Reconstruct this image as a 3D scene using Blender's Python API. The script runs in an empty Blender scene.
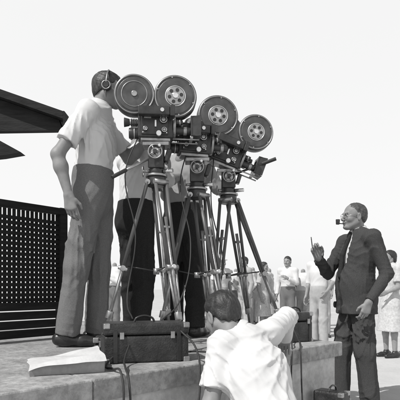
import bpy, bmesh, math, random
import numpy as np
from mathutils import Vector, Matrix, Euler
random.seed(4); np.random.seed(4)
SC=bpy.context.scene
COL=SC.collection

# ------------------------------------------------------------------ materials
def mat(name, base, rough=0.8, metal=0.0, var=0.15, nscale=8.0, bump=0.1, bscale=60.0, bdist=0.01, spec=0.5, stretch=(1,1,1), stain=0.0):
    m=bpy.data.materials.new(name); m.use_nodes=True
    nt=m.node_tree; b=nt.nodes['Principled BSDF']
    tc=nt.nodes.new('ShaderNodeTexCoord'); mp=nt.nodes.new('ShaderNodeMapping')
    mp.inputs['Scale'].default_value=stretch
    nt.links.new(tc.outputs['Object'],mp.inputs['Vector'])
    n=nt.nodes.new('ShaderNodeTexNoise'); n.inputs['Scale'].default_value=nscale; n.inputs['Detail'].default_value=3
    nt.links.new(mp.outputs['Vector'],n.inputs['Vector'])
    r=nt.nodes.new('ShaderNodeValToRGB')
    lo=base*(1-var); hi=min(1,base*(1+var))
    r.color_ramp.elements[0].position=0.3; r.color_ramp.elements[1].position=0.7
    r.color_ramp.elements[0].color=(lo,lo,lo,1); r.color_ramp.elements[1].color=(hi,hi,hi,1)
    nt.links.new(n.outputs['Fac'],r.inputs['Fac'])
    out=r.outputs['Color']
    if stain>0:
        n3=nt.nodes.new('ShaderNodeTexNoise'); n3.inputs['Scale'].default_value=nscale*5; n3.inputs['Detail'].default_value=5; n3.inputs['Roughness'].default_value=.7
        nt.links.new(mp.outputs['Vector'],n3.inputs['Vector'])
        r3=nt.nodes.new('ShaderNodeValToRGB'); r3.color_ramp.elements[0].position=.38; r3.color_ramp.elements[1].position=.62
        v=1-stain; r3.color_ramp.elements[0].color=(v,v,v,1); r3.color_ramp.elements[1].color=(1,1,1,1)
        nt.links.new(n3.outputs['Fac'],r3.inputs['Fac'])
        mx=nt.nodes.new('ShaderNodeMix'); mx.data_type='RGBA'; mx.blend_type='MULTIPLY'; mx.inputs[0].default_value=1
        nt.links.new(out,mx.inputs[6]); nt.links.new(r3.outputs['Color'],mx.inputs[7]); out=mx.outputs[2]
    nt.links.new(out,b.inputs['Base Color'])
    b.inputs['Roughness'].default_value=rough; b.inputs['Metallic'].default_value=metal
    b.inputs['Specular IOR Level'].default_value=spec
    if bump>0:
        n2=nt.nodes.new('ShaderNodeTexNoise'); n2.inputs['Scale'].default_value=bscale; n2.inputs['Detail'].default_value=2
        nt.links.new(mp.outputs['Vector'],n2.inputs['Vector'])
        bp=nt.nodes.new('ShaderNodeBump'); bp.inputs['Strength'].default_value=bump; bp.inputs['Distance'].default_value=bdist
        nt.links.new(n2.outputs['Fac'],bp.inputs['Height']); nt.links.new(bp.outputs['Normal'],b.inputs['Normal'])
    return m
M=dict(
 ground=mat('ground_mat',0.52,0.95,var=.08,nscale=.6,bump=.4,bscale=25,bdist=.02,spec=.1,stain=.10),
 platform=mat('platform_mat',0.36,0.9,var=.22,nscale=5,bump=.6,bscale=45,bdist=.01,spec=.2,stain=.35),
 wall=mat('wall_mat',0.50,0.9,var=.14,nscale=3,bump=.6,bscale=30,bdist=.01,spec=.2,stain=.25),
 shirt=mat('white_shirt',0.62,0.95,var=.05,nscale=6,bump=.25,bscale=420,bdist=.002,spec=.05),
 shirtg=mat('grey_shirt',0.36,0.95,var=.06,bump=.25,bscale=420,bdist=.002,spec=.05),
 tgrey=mat('grey_trousers',0.17,0.97,var=.14,nscale=160,bump=.3,bscale=420,bdist=.002,spec=.05),
 tpale=mat('pale_trousers',0.40,0.97,var=.08,nscale=20,bump=.1,bscale=300,bdist=.002,spec=.05),  # crowd only; pale tone stands in for haze over the distance
 tdark=mat('dark_trousers',0.032,0.9,var=.25,nscale=160,bump=.3,bscale=420,bdist=.002,spec=.12),
 suit=mat('dark_suit',0.058,0.95,var=.25,nscale=200,bump=.3,bscale=420,bdist=.002,spec=.12),
 suitT=mat('suit_trousers',0.062,0.95,var=.25,nscale=200,bump=.3,bscale=420,bdist=.002,spec=.12),
 skin=mat('skin',0.23,0.55,var=.12,nscale=25,bump=.15,bscale=180,bdist=.003,spec=.35),
 skinl=mat('skin_light',0.28,0.6,var=.1,nscale=20,bump=.1,bscale=150,bdist=.004,spec=.3),
 hair=mat('hair_dark',0.026,0.5,var=.5,nscale=120,bump=.6,bscale=260,bdist=.004,stretch=(.25,1,.5)),
 hairg=mat('hair_grey',0.06,0.6,var=.6,nscale=120,bump=.6,bscale=260,bdist=.004,stretch=(.25,1,.5)),
 straw=mat('hat_straw',0.5,0.8,var=.1,nscale=60,bump=.2,bscale=200,bdist=.003),
 eyew=mat('eye_white',0.35,0.2,var=.02,bump=0), eyed=mat('eye_iris',0.02,0.15,var=.02,bump=0),
 shoe=mat('shoe_leather',0.025,0.3,var=.2,bump=.1),
 black=mat('camera_black_paint',0.030,0.34,var=.4,nscale=25,bump=.35,bscale=300,bdist=.002),
 blackm=mat('magazine_black',0.085,0.36,metal=.5,var=.35,nscale=12,bump=.15,bscale=250,bdist=.002),
 gmetal=mat('grey_metal',0.34,0.32,metal=.7,var=.25,nscale=20,bump=.1,bscale=120,bdist=.002),
 lmetal=mat('light_metal',0.66,0.26,metal=.8,var=.15,nscale=20,bump=.08,bscale=120,bdist=.002),
 glass=mat('lens_glass',0.01,0.05,var=.1,bump=0,spec=.8),
 rubber=mat('rubber',0.025,0.6,var=.2,bump=.1),
 wood=mat('dark_painted_wood',0.022,0.85,var=.3,nscale=6,bump=.5,bscale=20,bdist=.01,stretch=(1,1,6),spec=.2),
 legw=mat('tripod_leg_wood',0.09,0.36,var=.4,nscale=15,bump=.2,bscale=60,bdist=.004,stretch=(1,1,.2)),
 leather=mat('case_leather',0.035,0.45,var=.5,nscale=14,bump=.6,bscale=130,bdist=.004,stain=.4),
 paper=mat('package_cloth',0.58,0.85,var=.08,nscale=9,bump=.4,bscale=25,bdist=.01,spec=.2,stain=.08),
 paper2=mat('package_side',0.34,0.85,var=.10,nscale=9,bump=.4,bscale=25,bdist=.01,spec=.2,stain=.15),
 dress=mat('pale_dress',0.50,0.9,var=.16,nscale=30,bump=.2),
)

# ------------------------------------------------------------------ SDF modelling
def V3(*a): return np.array(a,float)
def nrm(v): v=np.array(v,float); return v/np.linalg.norm(v)
class S:
    def __init__(s): s.ops=[]; s.lo=np.full(3,1e9); s.hi=np.full(3,-1e9)
    def _bb(s,c,r):
        c=np.array(c,float); s.lo=np.minimum(s.lo,c-r); s.hi=np.maximum(s.hi,c+r)
    def cone(s,a,b,ra,rb,k=.03,flat=None,ratio=1.,cut=False,sub=False):
        a=np.array(a,float); b=np.array(b,float)
        if not sub: s._bb(a,ra); s._bb(b,rb)
        if flat is not None: flat=np.array(flat,float); flat/=np.linalg.norm(flat)
        def f(p):
            ba=b-a; L=max(ba@ba,1e-12); q=p-a; h=np.clip(q@ba/L,0,1)
            q=q-h[:,None]*ba
            if flat is not None: q=q+np.outer(q@flat,flat)*(1/ratio-1)
            d=np.sqrt((q*q).sum(1))-(ra+(rb-ra)*h)
            if flat is not None and ratio<1: d=d*(.5+.5*ratio)
            if cut: d=np.maximum(d,(p-b)@(ba/np.sqrt(L)))
            return d
        s.ops.append((sub,k,f)); return s
    def ell(s,c,r,k=.02,R=None,sub=False):
        c=np.array(c,float); r=np.array(r,float)
        if not sub: s._bb(c,r.max())
        def f(p):
            q=p-c
            if R is not None: q=q@R
            k0=np.sqrt(((q/r)**2).sum(1))+1e-9; k1=np.sqrt(((q/r**2)**2).sum(1))+1e-9
            return k0*(k0-1)/k1
        s.ops.append((sub,k,f)); return s
    def ev(s,p):
        d=None
        for sub,k,f in s.ops:
            e=f(p)
            if d is None: d=e; continue
            if sub:
                e=-e; h=np.maximum(k-np.abs(d-e),0)/k; d=np.maximum(d,e)+h*h*k*.25
            else:
                h=np.maximum(k-np.abs(d-e),0)/k; d=np.minimum(d,e)-h*h*k*.25
        return d
    def mesh(s,name,h,disp=None,clips=()):
        lo=s.lo-3*h-.01; hi=s.hi+3*h+.01
        n=np.ceil((hi-lo)/h).astype(int)+1
        g=[lo[i]+np.arange(n[i])*h for i in range(3)]
        P=np.stack(np.meshgrid(*g,indexing='ij'),-1).reshape(-1,3)
        F=np.empty(len(P))
        for i in range(0,len(P),300000):
            p=P[i:i+300000]; d=s.ev(p)
            if disp is not None:
                near=np.abs(d)<.05
                if near.any(): d[near]+=np.nan_to_num(disp(p[near]))
            for c,nn in clips: d=np.maximum(d,(p-np.array(c))@np.array(nn,float)/np.linalg.norm(nn))
            F[i:i+300000]=d
        Vt,Q=surfnet(F.reshape(n),lo,h)
        me=bpy.data.meshes.new(name); me.from_pydata(Vt.tolist(),[],Q.tolist())
        me.polygons.foreach_set('use_smooth',[True]*len(me.polygons)); me.update()
        return me
def surfnet(F,org,h):
    n=F.shape; ins=F<0
    cor=[(i,j,k) for i in (0,1) for j in (0,1) for k in (0,1)]
    cnt=np.zeros((n[0]-1,n[1]-1,n[2]-1),np.int8)
    for i,j,k in cor: cnt+=ins[i:n[0]-1+i,j:n[1]-1+j,k:n[2]-1+k]
    act=(cnt>0)&(cnt<8); idx=np.argwhere(act); m=len(idx)
    ids=-np.ones(cnt.shape,np.int64); ids[act]=np.arange(m)
    vals=[F[idx[:,0]+i,idx[:,1]+j,idx[:,2]+k] for i,j,k in cor]
    acc=np.zeros((m,3)); c=np.zeros(m)
    for x in range(8):
        for y in range(x+1,8):
            cx=np.array(cor[x]); cy=np.array(cor[y])
            if abs(cx-cy).sum()!=1: continue
            a=vals[x]; b=vals[y]; mk=(a<0)!=(b<0)
            t=np.where(mk,a/np.where(mk,a-b,1),0)
            acc+=np.where(mk[:,None],cx+t[:,None]*(cy-cx),0); c+=mk
    Vt=(idx+acc/c[:,None])*h+org
    Qs=[]
    def quad(e,cells,inside):
        q=np.stack([ids[tuple((e+np.array(o)).T)] for o in cells],1)
        q=np.where(inside[:,None],q,q[:,::-1]); Qs.append(q)
    e=np.argwhere(ins[:-1,1:-1,1:-1]!=ins[1:,1:-1,1:-1])+np.array([0,1,1])
    quad(e,[(0,-1,-1),(0,0,-1),(0,0,0),(0,-1,0)],ins[tuple(e.T)])
    e=np.argwhere(ins[1:-1,:-1,1:-1]!=ins[1:-1,1:,1:-1])+np.array([1,0,1])
    quad(e,[(-1,0,-1),(-1,0,0),(0,0,0),(0,0,-1)],ins[tuple(e.T)])
    e=np.argwhere(ins[1:-1,1:-1,:-1]!=ins[1:-1,1:-1,1:])+np.array([1,1,0])
    quad(e,[(-1,-1,0),(0,-1,0),(0,0,0),(-1,0,0)],ins[tuple(e.T)])
    return Vt,np.concatenate(Qs)
def noise1(p,f,s):
    return .5*np.sin(p@V3(1,.6,.3)*f+s)+.3*np.sin(p@V3(-.5,.9,.7)*f*1.3+2*s)+.2*np.sin(p@V3(.4,-.7,1)*f*2.1+3*s)
def ridge(a,e): return np.maximum(1-np.sqrt(a*a+.006),0)**e
def folds(amp,f,seed,kz=.4,mask=None,pulls=(),rings=()):
    rs=np.random.RandomState(seed)
    K=[np.array([rs.uniform(.5,1)*rs.choice([-1,1]),rs.uniform(.5,1)*rs.choice([-1,1]),kz*rs.uniform(.5,1.3)*rs.choice([-1,1])]) for _ in range(5)]
    def g(p):
        a=np.sin(p@K[0]*f+2.0*np.sin(p@K[1][[1,0,2]]*f*.45+seed)+1.2*np.sin(p[:,2]*f*.5+seed))
        b=np.sin(p@K[2]*f*.55+seed*2+1.7*np.sin(p[:,2]*f*.35+p@K[3]*f*.3))
        c=np.sin(p@K[4]*f*1.9+2.5*a)
        v=amp*(1.25*ridge(a,2)*(.5+.5*b)+.30*np.abs(c)*b-.35)
        if mask is not None:
            z0,w,lo=mask; v=v*np.clip(np.abs(p[:,2]-z0)/w,lo,1)
        # drag lines: nearly parallel folds running from A toward B, fading away from that line
        for q,(A,B_,perp,wl,am,width) in enumerate(pulls):
            L=np.linalg.norm(B_-A); ax=(B_-A)/L; d=p-A; t=np.clip(d@ax/L,-.1,1.1); u=d@perp
            fan=.55+.75*t
            x=math.pi*u/(wl*fan)+1.0*noise1(p,9,seed+q)+.15*noise1(p,24,seed+q)
            gate=np.clip(.5+.9*noise1(p,8,seed+3*q+1),0,1)
            v=v+am*(ridge(np.sin(x),1.7)-.25)*gate*np.exp(-(u/width)**2)*np.maximum(np.sin(np.clip(t,0,1)*math.pi),0)**.6
        for q,(A,ax,wl,am,reach) in enumerate(rings):
            d=p-A; t=d@ax; r=np.sqrt((d*d).sum(1))
            x=math.pi*t/wl+2.2*noise1(p,13,seed+q+7)
            gate=np.clip(.35+1.1*noise1(p,12,seed+2*q+5),0,1)
            v=v+am*(ridge(np.sin(x),2)-.25)*np.exp(-(r/reach)**2)*gate
        return -v
    return g

# ------------------------------------------------------------------ object helpers
def empty(name,loc=(0,0,0),rot=(0,0,0),scale=1.0):
    o=bpy.data.objects.new(name,None); COL.objects.link(o); o.location=loc; o.rotation_euler=rot
    o.scale=(scale,)*3; o.empty_display_size=.1; return o
def put(me,name,m,parent=None,mtx=None):
    o=bpy.data.objects.new(name,me); COL.objects.link(o)
    if m is not None and len(me.materials)==0: me.materials.append(m)
    if parent: o.parent=parent
    if mtx is not None: o.matrix_local=mtx
    return o
def box(name,c,size,m,parent=None,bev=.004,rot=(0,0,0),seg=2):
    bm=bmesh.new(); bmesh.ops.create_cube(bm,size=1)
    bmesh.ops.scale(bm,vec=Vector(size),verts=bm.verts)
    if bev>0: bmesh.ops.bevel(bm,geom=bm.edges[:]+bm.verts[:],offset=min(bev,min(size)*.45),segments=seg,affect='EDGES',profile=.5)
    me=bpy.data.meshes.new(name); bm.to_mesh(me); bm.free()
    return put(me,name,m,parent,Matrix.Translation(c)@Euler(rot).to_matrix().to_4x4())
def cyl(name,a,b,r,m,parent=None,r2=None,seg=28,bev=.0):
    a=Vector(a); b=Vector(b); L=(b-a).length; r2=r if r2 is None else r2
    bm=bmesh.new(); bmesh.ops.create_cone(bm,cap_ends=True,segments=seg,radius1=r,radius2=r2,depth=L)
    if bev>0:
        ed=[e for e in bm.edges if abs(abs(e.verts[0].co.z)-L/2)<1e-5 and abs(e.verts[0].co.z-e.verts[1].co.z)<1e-6]
        bmesh.ops.bevel(bm,geom=ed,offset=bev,segments=2,affect='EDGES',profile=.5)
    for f in bm.faces: f.smooth=abs(f.normal.z)<.9
    me=bpy.data.meshes.new(name); bm.to_mesh(me); bm.free()
    q=(b-a).to_track_quat('Z','Y')
    return put(me,name,m,parent,Matrix.Translation((a+b)/2)@q.to_matrix().to_4x4())
def torus(name,c,R,r,axis,m,parent=None,arc=(0,2*math.pi),seg=40,rs=8):
    vs=[];fs=[]; full=abs(arc[1]-arc[0]-2*math.pi)<1e-6; n=seg if full else seg+1
    for i in range(n):
        t=arc[0]+(arc[1]-arc[0])*i/seg
        for j in range(rs):
            u=2*math.pi*j/rs; vs.append(((R+r*math.cos(u))*math.cos(t),(R+r*math.cos(u))*math.sin(t),r*math.sin(u)))
    for i in range(seg):
        for j in range(rs):
            i2=(i+1)%n if full else i+1
            fs.append((i*rs+j,i2*rs+j,i2*rs+(j+1)%rs,i*rs+(j+1)%rs))
    me=bpy.data.meshes.new(name); me.from_pydata(vs,[],fs)
    me.polygons.foreach_set('use_smooth',[True]*len(fs))
    q=Vector(axis).to_track_quat('Z','Y')
    return put(me,name,m,parent,Matrix.Translation(c)@q.to_matrix().to_4x4())
def tube(name,pts,r,m,parent=None):
    cu=bpy.data.curves.new(name,'CURVE'); cu.dimensions='3D'; cu.bevel_depth=r; cu.bevel_resolution=3; cu.resolution_u=10; cu.use_fill_caps=True
    sp=cu.splines.new('BEZIER'); sp.bezier_points.add(len(pts)-1)
    for i,p in enumerate(pts):
        b=sp.bezier_points[i]; b.co=p; b.handle_left_type=b.handle_right_type='AUTO'
    cu.materials.append(m); o=bpy.data.objects.new(name,cu); COL.objects.link(o)
    if parent: o.parent=parent
    return o
def poly(name,vs,fs,m,parent=None,mtx=None,smooth=False):
    me=bpy.data.meshes.new(name); me.from_pydata(vs,[],fs); me.update()
    if smooth: me.polygons.foreach_set('use_smooth',[True]*len(fs))
    return put(me,name,m,parent,mtx)

# ------------------------------------------------------------------ standard head
def head_sdf():
    s=S()
    s.ell((-.014,0,.034),(.097,.076,.083))
    s.ell((.03,0,-.03),(.056,.055,.074),k=.03)
    for y in (-1,1):
        s.cone((-.015,y*.052,-.045),(.055,y*.018,-.094),.020,.018,k=.03)
        s.ell((.056,y*.040,-.028),(.024,.020,.022),k=.02)
    s.ell((.077,0,-.094),(.017,.019,.015),k=.02)
    s.cone((.080,-.030,.020),(.080,.030,.020),.011,.011,k=.015)
    for y in (-1,1): s.ell((.098,y*.031,.001),(.017,.016,.012),k=.012,sub=True)
    s.cone((.086,0,.010),(.108,0,-.028),.008,.0115,k=.01)
    for y in (-1,1): s.ell((.098,y*.012,-.034),(.010,.008,.008),k=.006)
    s.ell((.088,0,-.055),(.010,.022,.008),k=.008)
    s.ell((.087,0,-.070),(.009,.019,.008),k=.005)
    s.cone((.100,-.016,-.0625),(.100,.016,-.0625),.0018,.0018,k=.003,sub=True)
    for y in (-1,1):
        s.ell((-.008,y*.079,-.008),(.019,.007,.033),k=.006)
        s.ell((-.004,y*.087,-.006),(.011,.006,.020),k=.004,sub=True)
    s.cone((-.03,0,-.05),(-.055,0,-.19),.056,.060,k=.03)
    return s
HEAD=head_sdf().mesh('head',.0032)
HEADC=head_sdf().mesh('head_small',.006)
def hair_mesh(name,kind,h):
    s=S()
    if kind=='woman':
        s.ell((-.018,0,.030),(.112,.094,.098)); s.ell((-.05,0,-.04),(.062,.088,.07),k=.04)
        cl=[((.04,0,.04),(.8,0,-.6))]
    elif kind=='receding':
        s.ell((-.018,0,.032),(.102,.083,.090)); s.ell((-.035,0,-.01),(.075,.078,.07),k=.02); cl=[((.034,0,.05),(.74,0,-.67))]
    else:
        s.ell((-.015,0,.034),(.104,.083,.093)); s.ell((-.04,0,-.02),(.067,.075,.066),k=.02); cl=[((.004,0,.008),(.60,0,-.80))]
    cc=np.array(cl[0][0],float); cn=nrm(cl[0][1])
    def nz(p):
        t=-((p-cc)@cn)
        edge=.0085*np.exp(-np.clip(t,0,1)/.016)*(1+.6*np.sin(p[:,1]*160+p[:,0]*90)) if kind!='woman' else 0
        return edge+.0010*np.sin(p[:,1]*300+5*np.sin(p[:,0]*30+p[:,2]*25))+.0014*np.sin(p[:,1]*90+p[:,2]*60+3*np.sin(p[:,0]*50))
    s.lo=s.lo-.005; s.hi=s.hi+.005
    return s.mesh(name,h,disp=nz,clips=cl)
HAIR={k:hair_mesh('hair_'+k,k,.0032) for k in ('short','receding','woman')}
hs=S(); hs.ell((-.012,0,.066),(.150,.125,.012),k=.01); hs.cone((-.012,0,.07),(-.012,0,.125),.088,.070,k=.015,flat=(0,1,0),ratio=.88); hs.ell((-.012,0,.165),(.07,.012,.022),k=.02,sub=True)
HATM=hs.mesh('hat',.005)
def add_head(par,pos,yaw=0,pitch=0,roll=0,skin='skin',hair='short',hairm='hair',brow=True,scale=1.0,small=False,hat=None):
    mt=Matrix.Translation(pos)@Euler((0,0,math.radians(yaw))).to_matrix().to_4x4()@Euler((0,math.radians(pitch),0)).to_matrix().to_4x4()@Euler((math.radians(roll),0,0)).to_matrix().to_4x4()@Matrix.Scale(scale,4)
    o=put((HEADC if small else HEAD).copy(),'head',M[skin],par,mt)
    if hair: put(HAIR[hair].copy(),'hair',M[hairm],par,mt)
    if hat: put(HATM.copy(),'hat',M[hat],par,mt)
    h=empty('head_details'); h.parent=par; h.matrix_local=mt
    for y in (-1,1):
        if not small:
            bm=bmesh.new(); bmesh.ops.create_uvsphere(bm,u_segments=16,v_segments=10,radius=.0118)
            for f in bm.faces: f.smooth=True
            me=bpy.data.meshes.new('eye'); bm.to_mesh(me); bm.free()
            put(me,'eye',M['eyew'],h,Matrix.Translation((.0735,y*.031,.0)))
            cyl('iris',(.083,y*.031,0),(.0858,y*.031,0),.0055,M['eyed'],h)
        if brow: cyl('eyebrow',(.0905,y*.016,.021),(.084,y*.046,.022),.0034,M[hairm],h,r2=.002,seg=8)
    return mt,h

# ------------------------------------------------------------------ hands
def hand(s,W,d,n,thumb,curl=.35,spread=0.0,tcurl=.5):
    W=np.array(W,float); d=nrm(d); n=np.array(n,float); n=nrm(n-d*(n@d)); t=nrm(np.array(thumb,float)-d*(np.array(thumb)@d)-n*(np.array(thumb)@n))
    kn=[.088,.092,.087,.078]; ys=[.030,.010,-.010,-.028]
    for i in range(4):
        s.cone(W+t*ys[i]*.55+d*.005,W+d*kn[i]+t*ys[i],.015,.0125,k=.016,flat=n,ratio=.95)
    s.cone(W+t*.018+d*.02,W+d*.05+t*.033+n*.006,.015,.013,k=.012)
    Ls=[(.043,.026,.021),(.048,.030,.022),(.044,.028,.021),(.034,.021,.019)]
    for i in range(4):
        p=W+d*kn[i]+t*ys[i]; a=curl*(.55+.12*i)
        for j,L in enumerate(Ls[i]):
            dd=nrm(d*math.cos(a)+n*math.sin(a)+t*ys[i]*spread*6)
            q=p+dd*L; s.cone(p,q,.0092-.0007*j,.0086-.0009*j,k=.0035)
            p=q; a+=curl*(1.25 if j==0 else .9)
    p=W+d*.042+t*.038+n*.006
    q=p+nrm(d*.75+t*.5+n*.35)*.036; s.cone(p,q,.0125,.010,k=.008)
    r=q+nrm(d*(.95)+t*(.25-.5*tcurl)+n*tcurl)*.028; s.cone(q,r,.0100,.0082,k=.004)

# ------------------------------------------------------------------ person
DEF=dict(aR=(0,-.10,.07),aL=(0,.10,.07),kR=(.015,-.10,.5),kL=(.015,.10,.5),hR=(0,-.085,.92),hL=(0,.085,.92),
 waist=(0,0,1.06),chest=(.0,0,1.30),sR=(0,-.175,1.43),sL=(0,.175,1.43),eR=(-.03,-.235,1.14),eL=(-.03,.235,1.14),
 wR=(.05,-.24,.89),wL=(.05,.24,.89),neck=(-.01,0,1.49),head=(.03,0,1.625))
def person(name,loc,yaw,J=None,top='shirt',bottom='tgrey',sleeve='short',fwd=(1,0,0),h=.009,seed=1,skin='skin',hair='short',hairm='hair',
           hyaw=0,hpitch=0,hroll=0,scale=1.0,curlR=.4,curlL=.4,hd=None,skirt=False,belly=0.0,jacket=False,thigh=.098,small=False,brow=True,
           shoes=True,torso_w=1.0,footdir=None,fold=1.0,hem=.082,belt=True,hat=None,pull=1.0,pwl=.036):
    j=dict(DEF); j.update(J or {}); j={k:np.array(v,float) for k,v in j.items()}
    fwd=nrm(fwd); E=empty(name,loc,(0,0,math.radians(yaw)),scale)
    SL=sleeve if isinstance(sleeve,dict) else dict(R=sleeve,L=sleeve)
    up=nrm(j['neck']-j['waist']); lat=nrm(j['sL']-j['sR'])
    sh=S(); w=torso_w
    hipc=(j['hR']+j['hL'])/2
    if jacket:
        sh.cone(j['waist']-up*.30,j['waist']-up*.02,.205*w,.170*w,flat=fwd,ratio=.80,k=.05)
        sh.cone(j['waist'],j['chest'],.162*w,.172*w,flat=fwd,ratio=.74,k=.06)
    else:
        sh.cone(j['waist']-up*.03,j['waist']+up*.0,.148*w,.148*w,flat=fwd,ratio=.76,k=.05)
        sh.cone(j['waist']+up*.05,j['chest'],.158*w,.170*w,flat=fwd,ratio=.74,k=.04)
    sh.cone(j['chest'],j['chest']+(j['neck']-j['chest'])*.55,.168*w,.125*w,flat=fwd,ratio=.70,k=.06)
    if belly: sh.ell(j['waist']+fwd*(.05+belly)+up*.02,(.11,.13,.18),k=.08)
    rings=[]
    for a in ('R','L'):
        sleeve=SL[a]
        ss,ee,ww=j['s'+a],j['e'+a],j['w'+a]
        sh.cone(j['neck']-up*.035,ss,.062,.058,k=.05)
        sh.ell(ss,(.060,.060,.062),k=.04)
        if sleeve=='short':
            en=ss+(ee-ss)*.72; sh.cone(ss,en,.062,.070,k=.03,cut=True)
            rings.append((ss+(ee-ss)*.35,nrm(nrm(ee-ss)+fwd*.4),.040,.006,.13))
        elif sleeve=='rolled':
            sh.cone(ss,ee,.064,.056,k=.03); en=ee+(ww-ee)*.15; sh.cone(ee,en,.056,.054,k=.02,cut=True); rings.append((ee,nrm(ee-ss),.035,.007,.12))
        else:
            sh.cone(ss,ee,.066 if jacket else .060,.052,k=.03); en=ee+(ww-ee)*(.96); sh.cone(ee,en,.053,.043,k=.02,cut=True); rings.append((ee,nrm(ww-ss),.036,.008,.12))
    sh.cone(j['neck']-up*.05,j['neck']+(j['head']-j['neck'])*.12,.075,.066,k=.035,cut=True)
    if skirt:
        zb=.42; sh.cone(j['waist']-up*.02,hipc-V3(0,0,.08),.135,.185,flat=fwd,ratio=.8,k=.04)
        sh.cone(hipc-V3(0,0,.05),V3(hipc[0],hipc[1],zb),.18,.25,flat=fwd,ratio=.8,k=.04,cut=True)
        sh.lo[2]=min(sh.lo[2],zb-.02)
    clips=[]
    if jacket:
        c=j['chest']; vb=c+fwd*(.15)-up*.13
        sh.ell(j['neck']+fwd*.135-up*.12,(.085,.045,.22),k=.008,sub=True)
        for sg in (-1,1):
            a0=j['neck']+lat*sg*.062+fwd*.055-up*.01; m0=c+lat*sg*.072+fwd*.118+up*.02; b0_=vb+lat*sg*.008-fwd*.005
            sh.cone(a0,m0,.022,.032,k=.003,flat=fwd,ratio=.30); sh.cone(m0,b0_,.030,.012,k=.003,flat=fwd,ratio=.30)
        s0=vb-up*.02+fwd*.02; s1=j['waist']-up*.33+fwd*.20+lat*.02
        sh.cone(s0,s1,.006,.03,k=.004,flat=fwd,ratio=14,sub=True)
        clips=[((0,0,hipc[2]-.11),(0,0,-1))]
        nl=j['waist']-up*.17
        for sg in (-1,1): sh.cone(nl+lat*sg*.115+fwd*.13,nl+lat*sg*.175+fwd*.06,.016,.016,k=.002,flat=(0,0,1),ratio=1.6)
    sR_,sL_,wa=j['sR'],j['sL'],j['waist']; P_=.009*pull
    def prp(a,b,n): return nrm(np.cross(nrm(b-a),n))
    pulls=[]
    if not small:
        for (a,b,n) in ((sR_-up*.03,wa+lat*.08,fwd),(sL_-up*.03,wa-lat*.08,fwd),(sR_-up*.10,wa-up*.02-fwd*.02-lat*.13,lat),(sL_-up*.10,wa-up*.02+lat*.13,lat),(sR_-up*.05,sL_-up*.14,fwd)):
            pulls.append((a,b,prp(a,b,n),pwl,P_,.11))
    me=sh.mesh('top',h,disp=folds((.0085 if not small else .006)*fold,25,seed,.7,None if skirt or jacket else (j['waist'][2],.06,.25),pulls,rings),clips=clips)
    nm='dress' if skirt else ('jacket' if jacket else 'shirt')
    put(me,nm,M[top],E)
    if jacket:
        s2=S(); s2.cone(j['waist']-up*.05,j['chest'],.142*w,.152*w,flat=fwd,ratio=.74,k=.06)
        if belly: s2.ell(j['waist']+fwd*(.030+belly)+up*.02,(.095,.11,.15),k=.07)
        s2.cone(j['chest'],j['neck']-up*.03,.150*w,.08,flat=fwd,ratio=.72,k=.05)
        s2.cone(j['neck']-up*.05,j['neck']+(j['head']-j['neck'])*.22,.072,.062,k=.03,cut=True)
        put(s2.mesh('shirt',h,disp=folds(.002,30,seed+3)),'shirt',M['shirt'],E)
        a=j['neck']+fwd*.075-up*.01; b=j['waist']+fwd*(.145+belly*.9)+up*.08
        s3=S(); s3.cone(a,(a+b)/2+fwd*.03,.013,.02,k=.01); s3.cone((a+b)/2+fwd*.03,b,.02,.024,k=.01)
        put(s3.mesh('tie',.006),'tie',M['tdark'],E)
    if not skirt:
        t=S(); rg=[]; pl=[]
        t.cone(j['waist']+up*.03,j['waist']-up*.05,.156*w,.158*w,flat=fwd,ratio=.79,k=.03)
        t.cone(j['waist']-up*.05,hipc,.156*w,.152*w,flat=fwd,ratio=.84,k=.05)
        if belly: t.ell(j['waist']+fwd*(.02+belly)-up*.06,(.09,.10,.10),k=.06)
        for a in ('R','L'):
            hh,kk,aa=j['h'+a],j['k'+a],j['a'+a]
            t.ell(hh-fwd*.035,(.10,.085,.105),k=.05)
            t.cone(hh,kk,thigh,.082,k=.04)
            t.cone(kk,aa,.082,hem,k=.04,cut=True)
            if not small:
                rg.append((aa+V3(0,0,.05),nrm(kk-aa+fwd*.1),.050,.009,.12)); rg.append((kk-fwd*.05,nrm(nrm(hh-aa)+fwd*.35),.060,.009,.15))
                sd_=lat if a=='L' else -lat
                pl.append((hipc-V3(0,0,.07),kk+sd_*.05-V3(0,0,.1),prp(hipc,kk,lat),.045,.014,.12)); pl.append((hipc-V3(0,0,.07),kk+fwd*.02,prp(hipc,kk+sd_*.03,fwd),.045,.012,.12))
                pl.append((kk+V3(0,0,.15),aa-V3(0,0,.05),nrm(lat*.8+fwd*.6),.055,.012,.12))
        put(t.mesh('trousers',h,disp=folds(.0125*fold,20,seed+7,.28,(j['waist'][2],.22,.05),pl,rg),clips=[(j['waist']+up*.018,up)]),'trousers',M[bottom],E)
        if belt and not jacket and not small:
            b=S(); b.cone(j['waist']+up*.03,j['waist']-up*.04,.1605*w,.163*w,flat=fwd,ratio=.795)
            put(b.mesh('belt',.006,clips=[(j['waist']+up*.013,up),(j['waist']-up*.020,-up)]),'belt',M['shoe'],E)
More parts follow.
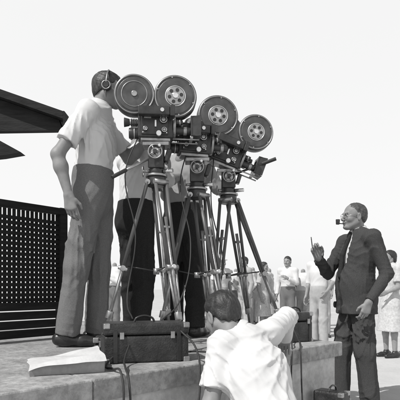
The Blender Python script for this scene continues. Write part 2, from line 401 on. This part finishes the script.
    for a in ('R','L'):
        sleeve=SL[a]
        aa=j['a'+a]; fd=nrm(footdir) if footdir is not None else fwd
        if skirt:
            l=S(); l.cone(j['k'+a]+V3(0,0,.05),j['k'+a]-V3(0,0,.12),.055,.052); l.cone(j['k'+a]-V3(0,0,.12),aa,.052,.034)
            put(l.mesh('leg',.009),'leg_'+a,M['skinl'],E)
        if shoes:
            f=S(); b=V3(aa[0],aa[1],aa[2]-.07+.035); f.cone(b-fd*.05+V3(0,0,.012),b+fd*.10,.043,.042,k=.02); f.cone(b+fd*.10,b+fd*.17-V3(0,0,.006),.042,.032,k=.02); f.cone(b,b+V3(0,0,.06),.04,.042,k=.03)
            put(f.mesh('shoe',.008,clips=[((0,0,b[2]-.034),(0,0,-1))]),'shoe_'+a,M['shoe'],E)
        ss,ee,ww=j['s'+a],j['e'+a],j['w'+a]; ar=S()
        fd2=nrm(ww-ee); side=1 if a=='L' else -1
        if sleeve=='short': ar.cone(ss+(ee-ss)*.35,ee,.046,.037,k=.03)
        st=ee if sleeve!='long' else ee+(ww-ee)*.7
        if sleeve!='long': ar.cone(ee,ee+(ww-ee)*.3,.037,.040,k=.03); ar.cone(ee+(ww-ee)*.3,ww,.040,.026,k=.03,flat=lat,ratio=.92)
        else: ar.cone(st,ww,.03,.027,k=.02)
        HD=(hd or {}).get(a,{})
        hand(ar,ww,HD.get('d',fd2),HD.get('n',-lat*side),HD.get('t',fwd),curl=HD.get('curl',curlR if a=='R' else curlL),tcurl=HD.get('tc',.5))
        put(ar.mesh('arm',.0042 if not small else .009),'arm_and_hand_'+a,M[skin],E)
    hp=j['head']
    hb=math.degrees(math.atan2(fwd[1],fwd[0]))
    mt,H=add_head(E,tuple(hp),hb+hyaw,hpitch,hroll,skin,hair,hairm,brow,1.0,small,hat)
    nk=S(); R=np.array(mt.to_3x3()); back=hp+R@V3(-.03,0,-.06)
    nk.cone(back,j['neck']-up*.04,.054,.060); put(nk.mesh('neck',.007),'neck',M[skin],E)
    if not skirt:
        cdir=nrm(back-j['neck']); c0=j['neck']+cdir*.025
        cl=S(); cl.cone(c0-cdir*.02,c0+cdir*.016,.076,.066); cl.cone(c0-cdir*.05,c0+cdir*.09,.056,.052,sub=True,k=.004)
        put(cl.mesh('collar',.005,clips=[(c0+cdir*.016,cdir),(c0-cdir*.022,-cdir)]),'collar',M['shirt' if jacket else top],E)
    return E,H,mt,j
def clone(E,loc,yaw,scale):
    o=bpy.data.objects.new(E.name.split('.')[0],None); COL.objects.link(o); o.location=loc; o.rotation_euler=(0,0,math.radians(yaw)); o.scale=(scale,)*3
    def rec(src,dst):
        for c in list(src.children):
            n=bpy.data.objects.new(c.name.split('.')[0],c.data); COL.objects.link(n); n.parent=dst; n.matrix_local=c.matrix_local.copy(); rec(c,n)
    rec(E,o); return o

# ------------------------------------------------------------------ setting
PZ=.64
poly('ground',[(-400,-100,0),(400,-100,0),(400,900,0),(-400,900,0)],[(0,1,2,3)],M['ground'])
ang=math.atan2(1.74,1.706)
B=(.968,3.585,0)
plat=empty('raised_platform',B,(0,0,ang))
box('wall_body',(-2.6,1.9,.27),(5.2,3.8,.54),M['wall'],plat,bev=.006)
for i in range(5):
    L=1.05; box('coping_slab',(-.5-i*(L+.004)+.03,.22,.59),(L,.5,.1),M['platform'],plat,bev=.008)
    for k in range(3):
        box('deck_slab',(-.5-i*(L+.004)+.03,.98+k*1.054,.588),(L,1.05,.096),M['platform'],plat,bev=.006)
fen=empty('lattice_fence',(-1.11,4.03,PZ),(0,0,math.atan2(.43,.33)))
FL=2.3; FH=1.0
sp=.038
for i in range(int(FL/sp)):
    box('upright_slat',(-.05-i*sp,0,.60),(.026,.006,.74),M['wood'],fen,bev=0)
for k in range(int(.72/sp)):
    box('cross_slat',(-FL/2,-.0075,.26+k*sp),(FL,.006,.026),M['wood'],fen,bev=0)
box('top_rail',(-FL/2,0,FH+.0),(FL,.06,.05),M['wood'],fen)
box('mid_rail',(-FL/2,-.02,.25),(FL,.03,.06),M['wood'],fen)
for k in range(3): box('kick_board',(-FL/2,-.012,.045+.068*k),(FL,.02,.060),M['wood'],fen)
for x in (0,-1.15,-2.3): box('post',(x,.01,.51),(.07,.07,1.04),M['wood'],fen)
pav=empty('pavilion',(0,0,0))
y0,y1=5.0,5.75
def prism(name,prof,y0,y1,m,par):
    n=len(prof); vs=[(x,y0,z) for x,z in prof]+[(x,y1,z) for x,z in prof]
    fs=[tuple(range(n)),tuple(range(2*n-1,n-1,-1))]+[(i,i+n,(i+1)%n+n,(i+1)%n) for i in range(n)]
    me=bpy.data.meshes.new(name); me.from_pydata(vs,[],fs); bm=bmesh.new(); bm.from_mesh(me); bmesh.ops.recalc_face_normals(bm,faces=bm.faces); bm.to_mesh(me); bm.free()
    return put(me,name,m,par)
prism('roof_slope',[(-1.37,2.80),(-3.6,3.58),(-3.6,3.50),(-1.37,2.725)],y0,y1,M['wood'],pav)
prism('roof_slope_far',[(-3.604,3.58),(-5.8,2.80),(-5.8,2.725),(-3.604,3.50)],y0,y1,M['wood'],pav)
prism('gable',[(-1.44,2.745),(-3.6,3.49),(-5.7,2.745),(-5.7,2.57),(-1.40,2.64)],y0+.10,y0+.18,M['wood'],pav)
prism('eave_fascia',[(-1.352,2.795),(-1.366,2.80),(-1.366,2.64),(-1.352,2.64)],y0-.01,y1,M['wood'],pav)
prism('lower_bracket',[(-1.80,2.395),(-2.0,2.505),(-2.6,2.84),(-2.6,2.30),(-2.0,2.36)],y0+.02,y0+.16,M['wood'],pav)
for yy in (y0+.2,y1-.15):
    for xx in (-2.85,-5.4): box('post',(xx,yy,1.29),(.16,.16,2.58),M['wood'],pav)

# ------------------------------------------------------------------ tripods & cameras
def tripod(loc,az,feet,headtop):
    E=empty('camera_tripod',(loc[0],loc[1],PZ)); a=az-PZ
    cyl('crown',(0,0,a-.05),(0,0,a+.01),.062,M['black'],E,bev=.006); cyl('crown_ring',(0,0,a+.01),(0,0,a+.025),.072,M['gmetal'],E,bev=.003)
    for i,(fx,fy) in enumerate(feet):
        f=Vector((fx-loc[0],fy-loc[1],0)); hd=f.normalized(); top=hd*.062+Vector((0,0,a-.03)); foot=f
        ax=(foot-top).normalized(); side=ax.cross(Vector((0,0,1))).normalized(); L=(foot-top).length
        cyl('hinge',top-side*.05,top+side*.05,.017,M['gmetal'],E,seg=16)
        m1=top+ax*L*.52
        for s_ in (-1,1):
            cyl('upper_rail',top+side*.040*s_,m1+side*.026*s_,.0115,M['legw'],E,seg=14)
        cyl('clamp_bar',m1-side*.04,m1+side*.04,.018,M['gmetal'],E,seg=14)
        m3=top+ax*L*.28; cyl('brace_bar',m3-side*.036,m3+side*.036,.009,M['gmetal'],E,seg=12)
        nn=side.cross(ax).normalized()
        cyl('clamp_knob',m1-nn*.03,m1+nn*.03,.013,M['lmetal'],E,seg=14)
        cyl('lower_rail',top+ax*L*.22,top+ax*(L-.10),.011,M['gmetal'],E,seg=14)
        m2=top+ax*L*.80
        for s_ in (-1,1): cyl('lower_side',m1+side*.026*s_,m2+side*.012*s_,.008,M['gmetal'],E,seg=10)
        cyl('leg_collar',m2-ax*.025,m2+ax*.025,.023,M['gmetal'],E,seg=14,bev=.003)
        cyl('spike',top+ax*(L-.11),foot,.016,M['lmetal'],E,r2=.004,seg=14)
    c=Vector((0,0,a*.45)); cyl('stay_hub',c-Vector((0,0,.02)),c+Vector((0,0,.02)),.02,M['gmetal'],E)
    for fx,fy in feet:
        f=Vector((fx-loc[0],fy-loc[1],0)); p=Vector((0,0,a)).lerp(f,.52); cyl('stay_arm',c,p,.0045,M['black'],E,seg=8)
    z=a+.025; t=headtop-PZ
    cyl('pan_base',(0,0,z),(0,0,z+.035),.055,M['black'],E,bev=.004)
    H=t-(z+.035)
    for s_ in (-1,1): box('cradle_cheek',(0,.05*s_,z+.035+H*.42),(.10,.018,H*.84),M['black'],E,bev=.006)
    zc=z+.035+H*.55
    cyl('tilt_axle',(0,-.075,zc),(0,.075,zc),.03,M['gmetal'],E)
    torus('tilt_wheel_rim',(0,-.098,zc),.043,.0045,(0,1,0),M['gmetal'],E)
    for q in range(4):
        t_a=q*math.pi/2+.5; cyl('wheel_spoke',(0,-.098,zc),(.042*math.cos(t_a),-.098,zc+.042*math.sin(t_a)),.0045,M['gmetal'],E,seg=8)
    cyl('wheel_hub',(0,-.07,zc),(0,-.108,zc),.013,M['black'],E)
    cyl('wheel_handle',(.03,-.10,zc+.03),(.03,-.135,zc+.03),.008,M['lmetal'],E)
    cyl('pan_knob',(.05,-.03,z+.018),(.11,-.05,z+.018),.013,M['lmetal'],E)
    torus('pan_wheel',(-.085,-.02,z+.02),.034,.004,(1,0,0),M['gmetal'],E); cyl('pan_shaft',(-.04,-.02,z+.02),(-.09,-.02,z+.02),.009,M['gmetal'],E)
    box('gear_box',(-.0,0,z+.035+H*.25),(.07,.075,H*.40),M['black'],E,bev=.006)
    box('gear_arc',(.075,-.01,z+.035+H*.5),(.03,.07,H*.5),M['black'],E,bev=.008,rot=(0,.3,0))
    box('top_plate',(0,0,t-.015),(.17,.12,.026),M['gmetal'],E,bev=.004)
    return E
def lobe(E,cx,cz,r,plain=False,th=.075):
    y=-th/2
    cyl('magazine_drum',(cx,-th/2,cz),(cx,th/2,cz),r,M['blackm'],E,seg=56,bev=.006)
    torus('magazine_rim',(cx,y-.001,cz),r*.93,.0045,(0,1,0),M['gmetal'],E,seg=56)
    cyl('magazine_lid',(cx,y-.004,cz),(cx,y,cz),r*.82,M['blackm'],E,seg=48,bev=.002)
    if plain:
        torus('lid_ring',(cx,y-.005,cz),r*.62,.003,(0,1,0),M['gmetal'],E,seg=48)
        cyl('hub',(cx,y-.014,cz),(cx,y-.003,cz),r*.14,M['gmetal'],E,bev=.002); return
    torus('lid_ring',(cx,y-.005,cz),r*.46,.0036,(0,1,0),M['lmetal'],E,seg=48)
    cyl('hub_plate',(cx,y-.009,cz),(cx,y-.003,cz),r*.42,M['gmetal'],E,seg=40,bev=.002)
    for i in range(6):
        t=i*math.pi/3+.2; px=cx+math.cos(t)*r*.28; pz=cz+math.sin(t)*r*.28
        cyl('hole_shade_disc',(px,y-.0105,pz),(px,y-.006,pz),r*.085,M['rubber'],E,seg=16)  # raised dark disc, its colour standing in for the shade inside a hole
        t+=.5; cyl('rim_screw',(cx+math.cos(t)*r*.87,y-.006,cz+math.sin(t)*r*.87),(cx+math.cos(t)*r*.87,y,cz+math.sin(t)*r*.87),.005,M['gmetal'],E,seg=10)
    cyl('hub_boss',(cx,y-.020,cz),(cx,y-.008,cz),r*.13,M['lmetal'],E,bev=.002)
    box('latch',(cx,y-.010,cz),(r*.34,.006,.012),M['lmetal'],E,bev=.002,rot=(0,.6,0))
def film_camera(loc,yaw,pitch,mags=None,kind=0):
    E=empty('motion_picture_camera',loc,(0,math.radians(pitch),math.radians(yaw)))
    box('body',(0,0,.09),(.225,.13,.175),M['black'],E,bev=.010,seg=3)
    box('side_door',(-.005,-.069,.085),(.17,.012,.135),M['black'],E,bev=.005)
    box('base_shoe',(0,0,-.005),(.19,.10,.02),M['gmetal'],E)
    box('name_plate',(-.05,-.077,.13),(.045,.003,.022),M['lmetal'],E,bev=.001)
    for x,z,r in ((.05,.11,.024),(.055,.045,.016),(-.065,.05,.013)):
        cyl('dial',(x,-.092,z),(x,-.070,z),r,M['black'],E,bev=.002); torus('dial_ring',(x,-.092,z),r*.9,.0022,(0,1,0),M['lmetal'],E,seg=24)
        cyl('dial_face',(x,-.094,z),(x,-.090,z),r*.5,M['gmetal'],E)
    box('door_latch',(.0,-.082,.085),(.012,.012,.045),M['lmetal'],E,bev=.003)
    for x in (-.08,.07):
        for z in (.03,.145): cyl('door_screw',(x,-.078,z),(x,-.074,z),.004,M['lmetal'],E,seg=10)
    box('monitor_finder',(-.01,-.115,.150),(.20,.05,.055),M['black'],E,bev=.006)
    box('finder_bracket',(0,-.088,.15),(.03,.03,.02),M['gmetal'],E)
    box('finder_hood',(.105,-.115,.150),(.03,.065,.07),M['black'],E,bev=.004)
    cyl('finder_knob',(.04,-.14,.15),(.04,-.152,.15),.012,M['lmetal'],E)
    cyl('eyepiece_tube',(-.11,-.035,.10),(-.165,-.035,.10),.018,M['gmetal'],E,bev=.002)
    cyl('eyecup',(-.165,-.035,.10),(-.20,-.035,.10),.022,M['rubber'],E,r2=.030,bev=.002)
    for i in range(4): torus('bellows_ring',(-.12-.011*i,-.035,.10),.021,.004,(1,0,0),M['rubber'],E,seg=24)
    cyl('motor',(-.055,.065,.045),(-.055,.16,.045),.038,M['gmetal'],E,bev=.004)
    cyl('motor_front',(-.105,-.02,.035),(-.17,-.02,.035),.034,M['black'],E,bev=.005); torus('motor_band',(-.135,-.02,.035),.0345,.003,(1,0,0),M['lmetal'],E,seg=28)
    cyl('turret',(.1125,0,.085),(.130,0,.085),.072,M['gmetal'],E,bev=.003)
    for i,(L,r) in enumerate(((.07,.024),(.045,.019),(.10,.027),(.035,.017))):
        t=math.pi/4+i*math.pi/2; y=.038*math.cos(t); z=.085+.038*math.sin(t)
        cyl('lens_barrel',(.13,y,z),(.13+L,y,z),r*.85,M['black'],E,bev=.002); cyl('lens_ring',(.13+L*.5,y,z),(.13+L*.72,y,z),r*.98,M['gmetal'],E,bev=.002)
        cyl('lens_glass',(.13+L,y,z),(.1315+L,y,z),r*.62,M['glass'],E)
    if kind!=1:
        for y in (-.045,.045): cyl('matte_rod',(.11,y,.0),(.28,y,.0),.005,M['gmetal'],E,seg=12)
        for sgn in (-1,1):
            box('hood_side',(.265,.062*sgn,.085),(.055,.004,.13),M['black'],E,bev=.001,rot=(0,0,.18*sgn))
            box('hood_top',(.265,0,.085+.064*sgn),(.055,.125,.004),M['black'],E,bev=.001,rot=(0,-.18*sgn,0))
        for sgn in (-1,1):
            box('frame_v',(.232,.05*sgn,.085),(.012,.022,.128),M['black'],E,bev=.002); box('frame_h',(.232,0,.085+.05*sgn),(.0115,.078,.022),M['black'],E,bev=.002)
        box('hood_bracket',(.232,0,.012),(.02,.11,.02),M['gmetal'],E)
    cyl('crank_boss',(.02,-.075,.02),(.02,-.10,.02),.016,M['lmetal'],E)
    if mags:
        for (cx,cz,r,pl) in mags: lobe(E,cx,cz,r,pl)
        mx=sum(m_[0] for m_ in mags)/2
        prof=[(mags[0][0],mags[0][1]-mags[0][2]*.45),(mx-.05,.175),(mx+.05,.175),(mags[1][0],mags[1][1]-mags[1][2]*.45),(mx,mags[0][1]+.03)]
        prism('magazine_throat',prof,-.030,.030,M['blackm'],E)
        box('throat_block',(mx,0,.172),(.13,.085,.03),M['gmetal'],E,bev=.004)
        tube('drive_belt',[(mags[0][0]-.02,.045,mags[0][1]),(mx,.048,.15),(mags[0][0]+.05,.045,mags[0][1])],.003,M['rubber'],E)
    else:
        box('top_housing',(-.01,0,.195),(.15,.09,.035),M['black'],E,bev=.008); tube('carry_handle',[(-.07,0,.21),(-.05,0,.245),(.04,0,.245),(.06,0,.21)],.008,M['rubber'],E)
        cyl('footage_counter',(-.04,-.05,.21),(-.04,-.07,.21),.022,M['lmetal'],E)
    return E
tripod((-.285,3.27),1.74,[(-.64,3.20),(-.10,2.98),(-.22,3.66)],1.972)
film_camera((-.290,3.25,1.985),6,0,[(-.135,.283,.131,True),(.128,.279,.139,False)],0)
tripod((-.02,3.50),1.70,[(-.30,3.42),(.19,3.28),(.09,3.95)],1.93)
film_camera((-.045,3.47,1.945),10,2,None,1)
tripod((.21,3.70),1.70,[(.66,3.78),(.08,3.42),(.42,4.08)],1.90)
film_camera((.163,3.66,1.925),8,20,[(-.155,.315,.150,False),(.146,.312,.132,False)],0)
t_=empty('pan_handle'); cyl('bar',(.24,3.68,1.86),(.53,3.62,1.955),.008,M['black'],t_); cyl('grip',(.45,3.64,1.93),(.55,3.613,1.962),.013,M['rubber'],t_,bev=.003)
t_=empty('pan_handle'); cyl('bar',(-.30,3.24,1.88),(-.52,3.08,1.72),.008,M['gmetal'],t_); cyl('grip',(-.46,3.125,1.765),(-.54,3.065,1.705),.012,M['rubber'],t_,bev=.003)
# ------------------------------------------------------------------ cases
def case(name,loc,yaw,size,bands=True,parent_scale=1):
    E=empty(name,loc,(0,0,math.radians(yaw))); w,d,h=size
    box('lower_shell',(0,0,h*.34),(w,d,h*.68),M['leather'],E,bev=.012,seg=3)
    box('lid',(0,0,h*.845),(w*1.01,d*1.01,h*.30),M['leather'],E,bev=.014,seg=3)
    for x in (-w*.3,w*.3):
        box('latch',(x,-d/2-.006,h*.69),(.022,.008,.036),M['gmetal'],E,bev=.002)
        if bands: box('strap',(x*1.25,-d/2-.003,h*.42),(.022,.006,h*.8),M['shoe'],E,bev=.001)
    for sx in (-1,1):
        for z in (.012,h-.014):
            box('corner_cap',(sx*(w/2-.013),-d/2+.012,z),(.034,.034,.03),M['gmetal'],E,bev=.006)
    tube('handle',[(-.055,-.01,h),(-.04,-.01,h+.022),(.04,-.01,h+.022),(.055,-.01,h)],.006,M['shoe'],E)
    return E
case('battery_case',(-.30,2.68,PZ),16,(.44,.22,.205))
case('equipment_case',(.68,3.63,PZ),30,(.22,.16,.215))
case('equipment_case',(-.50,2.86,PZ),8,(.20,.18,.11),False)
case('carrying_case',(.855,3.26,0),50,(.12,.20,.36))
# white package
pk=empty('paper_package',(-.625,2.32,PZ),(0,0,math.radians(22)))
w,d=.33,.20
nx=24;ny=14;vs=[];fs=[]
for jn in range(ny+1):
    for i in range(nx+1):
        u=i/nx;v=jn/ny; z=.035+.050*u**.8+.008*math.sin(u*4+v*3)+.0025*math.sin(u*11+v*7)+.012*v; vs.append(((u-.5)*w+.004*math.sin(v*9),(v-.5)*d+.005*math.sin(u*6),z))
top=[(jn*(nx+1)+i,jn*(nx+1)+i+1,(jn+1)*(nx+1)+i+1,(jn+1)*(nx+1)+i) for jn in range(ny) for i in range(nx)]
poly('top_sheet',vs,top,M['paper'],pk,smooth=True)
side=[];sf=[]
def wallring(idx):
    st=len(side)
    for q in idx:
        x,y,z=vs[q]; side.append((x,y,z-.001)); side.append((x*.985,y*.97,.001))
    for q in range(len(idx)-1): sf.append((st+2*q,st+2*q+1,st+2*q+3,st+2*q+2))
wallring([i for i in range(nx+1)]); wallring([jn*(nx+1)+nx for jn in range(ny+1)]); wallring([ny*(nx+1)+i for i in range(nx,-1,-1)]); wallring([jn*(nx+1) for jn in range(ny,-1,-1)])
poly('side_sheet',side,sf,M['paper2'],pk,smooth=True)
fv=[];ff=[]
for i in range(nx+1):
    q=vs[i]; u=i/nx
    for k in range(5):
        t=k/4; wd=.05*(1-abs(u-.6)*1.1)*t
        fv.append((q[0]*(1+.02*t),q[1]-.002-wd*.7,q[2]+.002-t*(.012+.02*u*(1-abs(u-.6)))))
for i in range(nx):
    for k in range(4): ff.append((i*5+k,i*5+k+1,(i+1)*5+k+1,(i+1)*5+k))
poly('flap',fv,ff,M['paper'],pk,smooth=True)
# cables
R_=.005
tube('power_cable',[(-.10,2.62,.80),(-.02,2.52,.72),(.0,2.44,.55),(-.03,2.35,.3),(.05,2.3,.02),(.3,2.0,.01)],R_,M['rubber'])
tube('power_cable',[(-.36,2.56,.74),(-.37,2.46,.68),(-.34,2.28,.66),(-.315,2.21,.62),(-.30,2.18,.3),(-.28,2.16,.02),(-.1,1.9,.01)],R_,M['rubber'])
tube('power_cable',[(-.42,2.57,.70),(-.46,2.46,.648),(-.40,2.30,.652),(-.345,2.19,.65),(-.34,2.15,.35),(-.36,2.13,.02)],R_,M['rubber'])
tube('power_cable',[(-.39,3.22,2.02),(-.47,3.15,1.75),(-.40,3.1,1.35),(-.44,3.02,.95),(-.38,2.82,.85)],R_*.8,M['rubber'])
tube('power_cable',[(-.09,3.45,1.98),(-.13,3.3,1.7),(-.06,3.2,1.3),(-.12,3.0,.95),(-.22,2.80,.84)],R_*.8,M['rubber'])
tube('power_cable',[(.10,3.6,1.98),(.08,3.5,1.6),(.16,3.45,1.2),(.10,3.3,.85),(.2,3.2,.65)],R_*.8,M['rubber'])
tube('power_cable',[(.60,3.52,.82),(.60,3.38,.72),(.585,3.18,.66),(.57,3.12,.5),(.56,3.1,.2),(.5,3.05,.01)],R_,M['rubber'])
tube('power_cable',[(.64,3.52,.78),(.66,3.36,.68),(.645,3.22,.655),(.645,3.17,.4),(.66,3.16,.02)],R_,M['rubber'])
tube('power_cable',[(-.55,3.1,.646),(-.45,2.98,.646),(-.35,3.05,.646),(-.2,2.9,.646),(-.05,3.0,.646),(.1,2.95,.646)],R_,M['rubber'])

# ------------------------------------------------------------------ people
JO=dict(aR=(-.075,-.10,.07),aL=(.085,.10,.07),kR=(-.01,-.10,.51),kL=(.105,.09,.51),hR=(.075,-.08,.97),hL=(.10,.08,.97),waist=(.085,0,1.15),chest=(.10,0,1.37),
 sR=(.075,-.180,1.50),sL=(.14,.17,1.505),eR=(-.100,-.25,1.20),wR=(-.03,-.27,.95),eL=(.30,.26,1.31),wL=(.45,.12,1.42),neck=(.125,0,1.580),head=(.185,0,1.70))
E,H,mt,j=person('camera_operator',(-.815,3.42,PZ),4,JO,top='shirt',bottom='tgrey',sleeve='short',h=.0068,seed=2,hpitch=6,scale=1.025,
   hd=dict(R=dict(d=(.16,0,-1),n=(.25,1,0),t=(1,-.2,.2),curl=.55),L=dict(d=(.8,-.4,.3),n=(0,-.6,-.8),t=(0,-1,.3),curl=.9)),thigh=.102,pull=1.5,pwl=.045)
hp=empty('headphones'); hp.parent=E; hp.matrix_local=mt
for y in (-1,1):
    cyl('ear_cup',(-.006,y*.080,-.004),(-.006,y*.108,-.004),.034,M['rubber'],hp,bev=.005); torus('cup_ring',(-.006,y*.108,-.004),.026,.004,(0,1,0),M['gmetal'],hp,seg=24)
    cyl('cup_cap',(-.006,y*.108,-.004),(-.006,y*.114,-.004),.018,M['black'],hp)
torus('head_band',(-.008,0,.02),.108,.0045,(1,0,0),M['gmetal'],hp,arc=(0,2*math.pi))
J2=dict(head=(.07,0,1.60),neck=(.02,0,1.49),chest=(.02,0,1.31),eR=(.14,-.24,1.22),wR=(.34,-.14,1.30),eL=(.1,.24,1.2),wL=(.3,.15,1.25),aR=(-.05,-.14,.07),aL=(.05,.14,.07))
person('assistant_cameraman',(-.50,3.90,PZ),38,J2,top='shirt',bottom='tdark',sleeve='rolled',h=.010,seed=5,scale=.985,hpitch=14)
person('assistant_cameraman',(-.13,4.08,PZ),60,J2,top='shirtg',bottom='tdark',sleeve='rolled',h=.010,seed=9,scale=.99,hpitch=16)
JS=dict(aR=(.42,2.30,.07),aL=(.12,2.22,.07),kR=(.40,2.62,.42),kL=(.08,2.46,.44),hR=(.38,2.20,.27),hL=(.25,2.12,.27),waist=(.325,2.20,.42),chest=(.265,2.31,.62),
  sR=(.345,2.49,.800),sL=(.105,2.33,.755),eR=(.475,2.73,.865),wR=(.50,2.95,.735),eL=(.045,2.25,.49),wL=(-.01,2.46,.38),neck=(.195,2.43,.80),head=(.108,2.475,.885))
person('crouching_technician',(0,0,0),0,JS,top='shirt',bottom='tgrey',sleeve=dict(R='long',L='short'),fwd=(-.50,.80,0),h=.0058,seed=12,hpitch=22,hyaw=4,hairm='hair',
  hd=dict(R=dict(d=(.1,.8,-.5),n=(0,-.3,-1),t=(-1,0,0),curl=.5),L=dict(curl=.6)),torso_w=.90,fold=.8,pull=1.8,pwl=.060)
JP=dict(head=(.035,0,1.635),neck=(-.015,0,1.505),chest=(-.01,0,1.30),waist=(0,0,1.05),sL=(-.03,.185,1.435),eL=(-.12,.25,1.14),wL=(.055,.27,.915),
  sR=(.02,-.18,1.435),eR=(.17,-.21,1.16),wR=(.315,-.10,1.285),aR=(.11,-.10,.07),kR=(.09,-.10,.5),aL=(-.06,.10,.07),kL=(-.01,.10,.5))
E,H,mt,j=person('pipe_smoking_man',(1.345,4.27,0),192,JP,top='suit',bottom='suitT',sleeve='long',jacket=True,h=.0068,seed=15,hair='receding',hairm='hairg',hpitch=-2,belly=.018,
  hd=dict(L=dict(d=(.35,0,-1),n=(0,-1,0),t=(1,0,.2),curl=.6),R=dict(d=(.35,.05,.9),n=(.3,.9,-.1),t=(-.2,.5,.5),curl=1.05,tc=.8)),torso_w=1.03,pull=1.0,pwl=.045,fold=1.1)
pp=empty('smoking_pipe'); pp.parent=E; pp.matrix_local=mt
tube('stem',[(.092,.012,-.063),(.125,.018,-.068),(.150,.022,-.066)],.0042,M['rubber'],pp); cyl('bowl',(.158,.023,-.078),(.158,.023,-.035),.015,M['shoe'],pp,r2=.018,bev=.003)
gl=empty('eyeglasses'); gl.parent=E; gl.matrix_local=mt
for y in (-1,1):
    torus('rim',(.094,y*.031,0),.020,.0015,(1,0,0),M['gmetal'],gl,seg=28); cyl('temple',(.092,y*.052,.004),(-.01,y*.083,.006),.0015,M['gmetal'],gl,seg=8)
cyl('bridge',(.098,-.012,.003),(.098,.012,.003),.0015,M['gmetal'],gl,seg=8)
cg=empty('pencil'); cg.parent=E
cyl('shaft',(.36,-.10,1.32),(.40,-.055,1.46),.0042,M['black'],cg)
JW=dict(eL=(.03,.2,1.12),wL=(.18,.14,1.05),head=(.03,0,1.60),eR=(.03,-.2,1.12),wR=(.18,-.14,1.05))
Ew,_,_,_=person('woman_in_dress',(2.86,7.5,0),200,JW,top='dress',sleeve='short',skirt=True,h=.011,seed=21,hair='woman',skin='skinl',hairm='hair',scale=.93,small=True,torso_w=.86)
v0=person('spectator',(0.50,11.6,0),-60,None,top='shirt',bottom='tpale',sleeve='short',h=.014,seed=31,small=True,skin='skinl',hat='straw')[0]
v1=person('spectator',(1.00,11.2,0),-150,dict(eR=(.05,-.22,1.15),wR=(.22,-.08,1.2)),top='shirtg',bottom='tpale',sleeve='long',h=.014,seed=32,small=True,skin='skinl')[0]
v2=person('spectator',(1.45,11.5,0),-30,None,top='dress',sleeve='short',skirt=True,h=.014,seed=33,small=True,hair='woman',skin='skinl',scale=.94,torso_w=.86)[0]
v3=person('spectator',(1.95,11.1,0),-120,dict(eL=(.05,.22,1.15),wL=(.22,.08,1.25)),top='shirt',bottom='tgrey',sleeve='long',h=.014,seed=34,small=True,skin='skinl')[0]
v4=person('spectator',(2.05,8.6,0),-140,dict(eL=(-.08,.25,1.17),wL=(.05,.2,.98)),top='shirt',bottom='tpale',sleeve='rolled',h=.012,seed=35,small=True,skin='skinl')[0]
VV=[v0,v1,v2,v3,v4]
spots=[(2.35,11.4,0),(.75,12.2,3),(1.22,12.4,4),(1.7,12.3,2),(2.2,12.8,1),(2.7,12.3,3),(.2,12.0,2),(-2.05,12,3),(-1.6,13,4),(.5,13.8,1),(1.0,14,3),(1.5,14.2,1),(1.95,14,4),(2.7,14,2),(3.1,13.5,0),(-.7,12.9,2),(-3.3,12.4,4),(2.6,10.6,4)]
for i,(x,y,k) in enumerate(spots):
    clone(VV[k],(x,y,0),random.uniform(-170,-10),random.uniform(.9,1.03)*(.94 if k==2 else 1))

# ------------------------------------------------------------------ light, sky, camera
el=math.radians(52); az=math.radians(226)
sd=Vector((math.sin(az)*math.cos(el),math.cos(az)*math.cos(el),math.sin(el)))
sl=bpy.data.lights.new('sun','SUN'); sl.energy=4.0; sl.angle=math.radians(.5); sl.color=(1,.99,.975)
so=bpy.data.objects.new('sun',sl); COL.objects.link(so); so.rotation_euler=sd.to_track_quat('Z','Y').to_euler(); so.location=(0,0,20)
W=bpy.data.worlds.new('World'); SC.world=W; W.use_nodes=True; nt=W.node_tree
bg=nt.nodes['Background']; sky=nt.nodes.new('ShaderNodeTexSky'); sky.sky_type='NISHITA'; sky.sun_disc=False; sky.sun_elevation=el; sky.sun_rotation=az
sky.dust_density=4; sky.air_density=1
bw=nt.nodes.new('ShaderNodeRGBToBW'); nt.links.new(sky.outputs['Color'],bw.inputs['Color'])
ma=nt.nodes.new('ShaderNodeMath'); ma.operation='MULTIPLY_ADD'; ma.inputs[1].default_value=.30; ma.inputs[2].default_value=7.1
nt.links.new(bw.outputs['Val'],ma.inputs[0])
tc=nt.nodes.new('ShaderNodeTexCoord'); sx=nt.nodes.new('ShaderNodeSeparateXYZ'); nt.links.new(tc.outputs['Generated'],sx.inputs[0])
mr=nt.nodes.new('ShaderNodeMapRange'); mr.interpolation_type='SMOOTHSTEP'
mr.inputs['From Min'].default_value=.50; mr.inputs['From Max'].default_value=.74; mr.inputs['To Min'].default_value=1; mr.inputs['To Max'].default_value=.18
nt.links.new(sx.outputs['Z'],mr.inputs['Value'])
mm=nt.nodes.new('ShaderNodeMath'); mm.operation='MULTIPLY'; nt.links.new(ma.outputs[0],mm.inputs[0]); nt.links.new(mr.outputs['Result'],mm.inputs[1])
nt.links.new(mm.outputs[0],bg.inputs['Color']); bg.inputs['Strength'].default_value=.12
cd=bpy.data.cameras.new('camera'); co=bpy.data.objects.new('camera',cd); COL.objects.link(co)
co.location=(0,0,1.02); co.rotation_euler=(math.radians(90),0,0); cd.sensor_width=36; cd.lens=45; cd.shift_y=.2225; cd.clip_end=2000; cd.clip_start=.05
SC.camera=co
SC.view_settings.view_transform='Standard'; SC.view_settings.look='None'; SC.view_settings.exposure=0
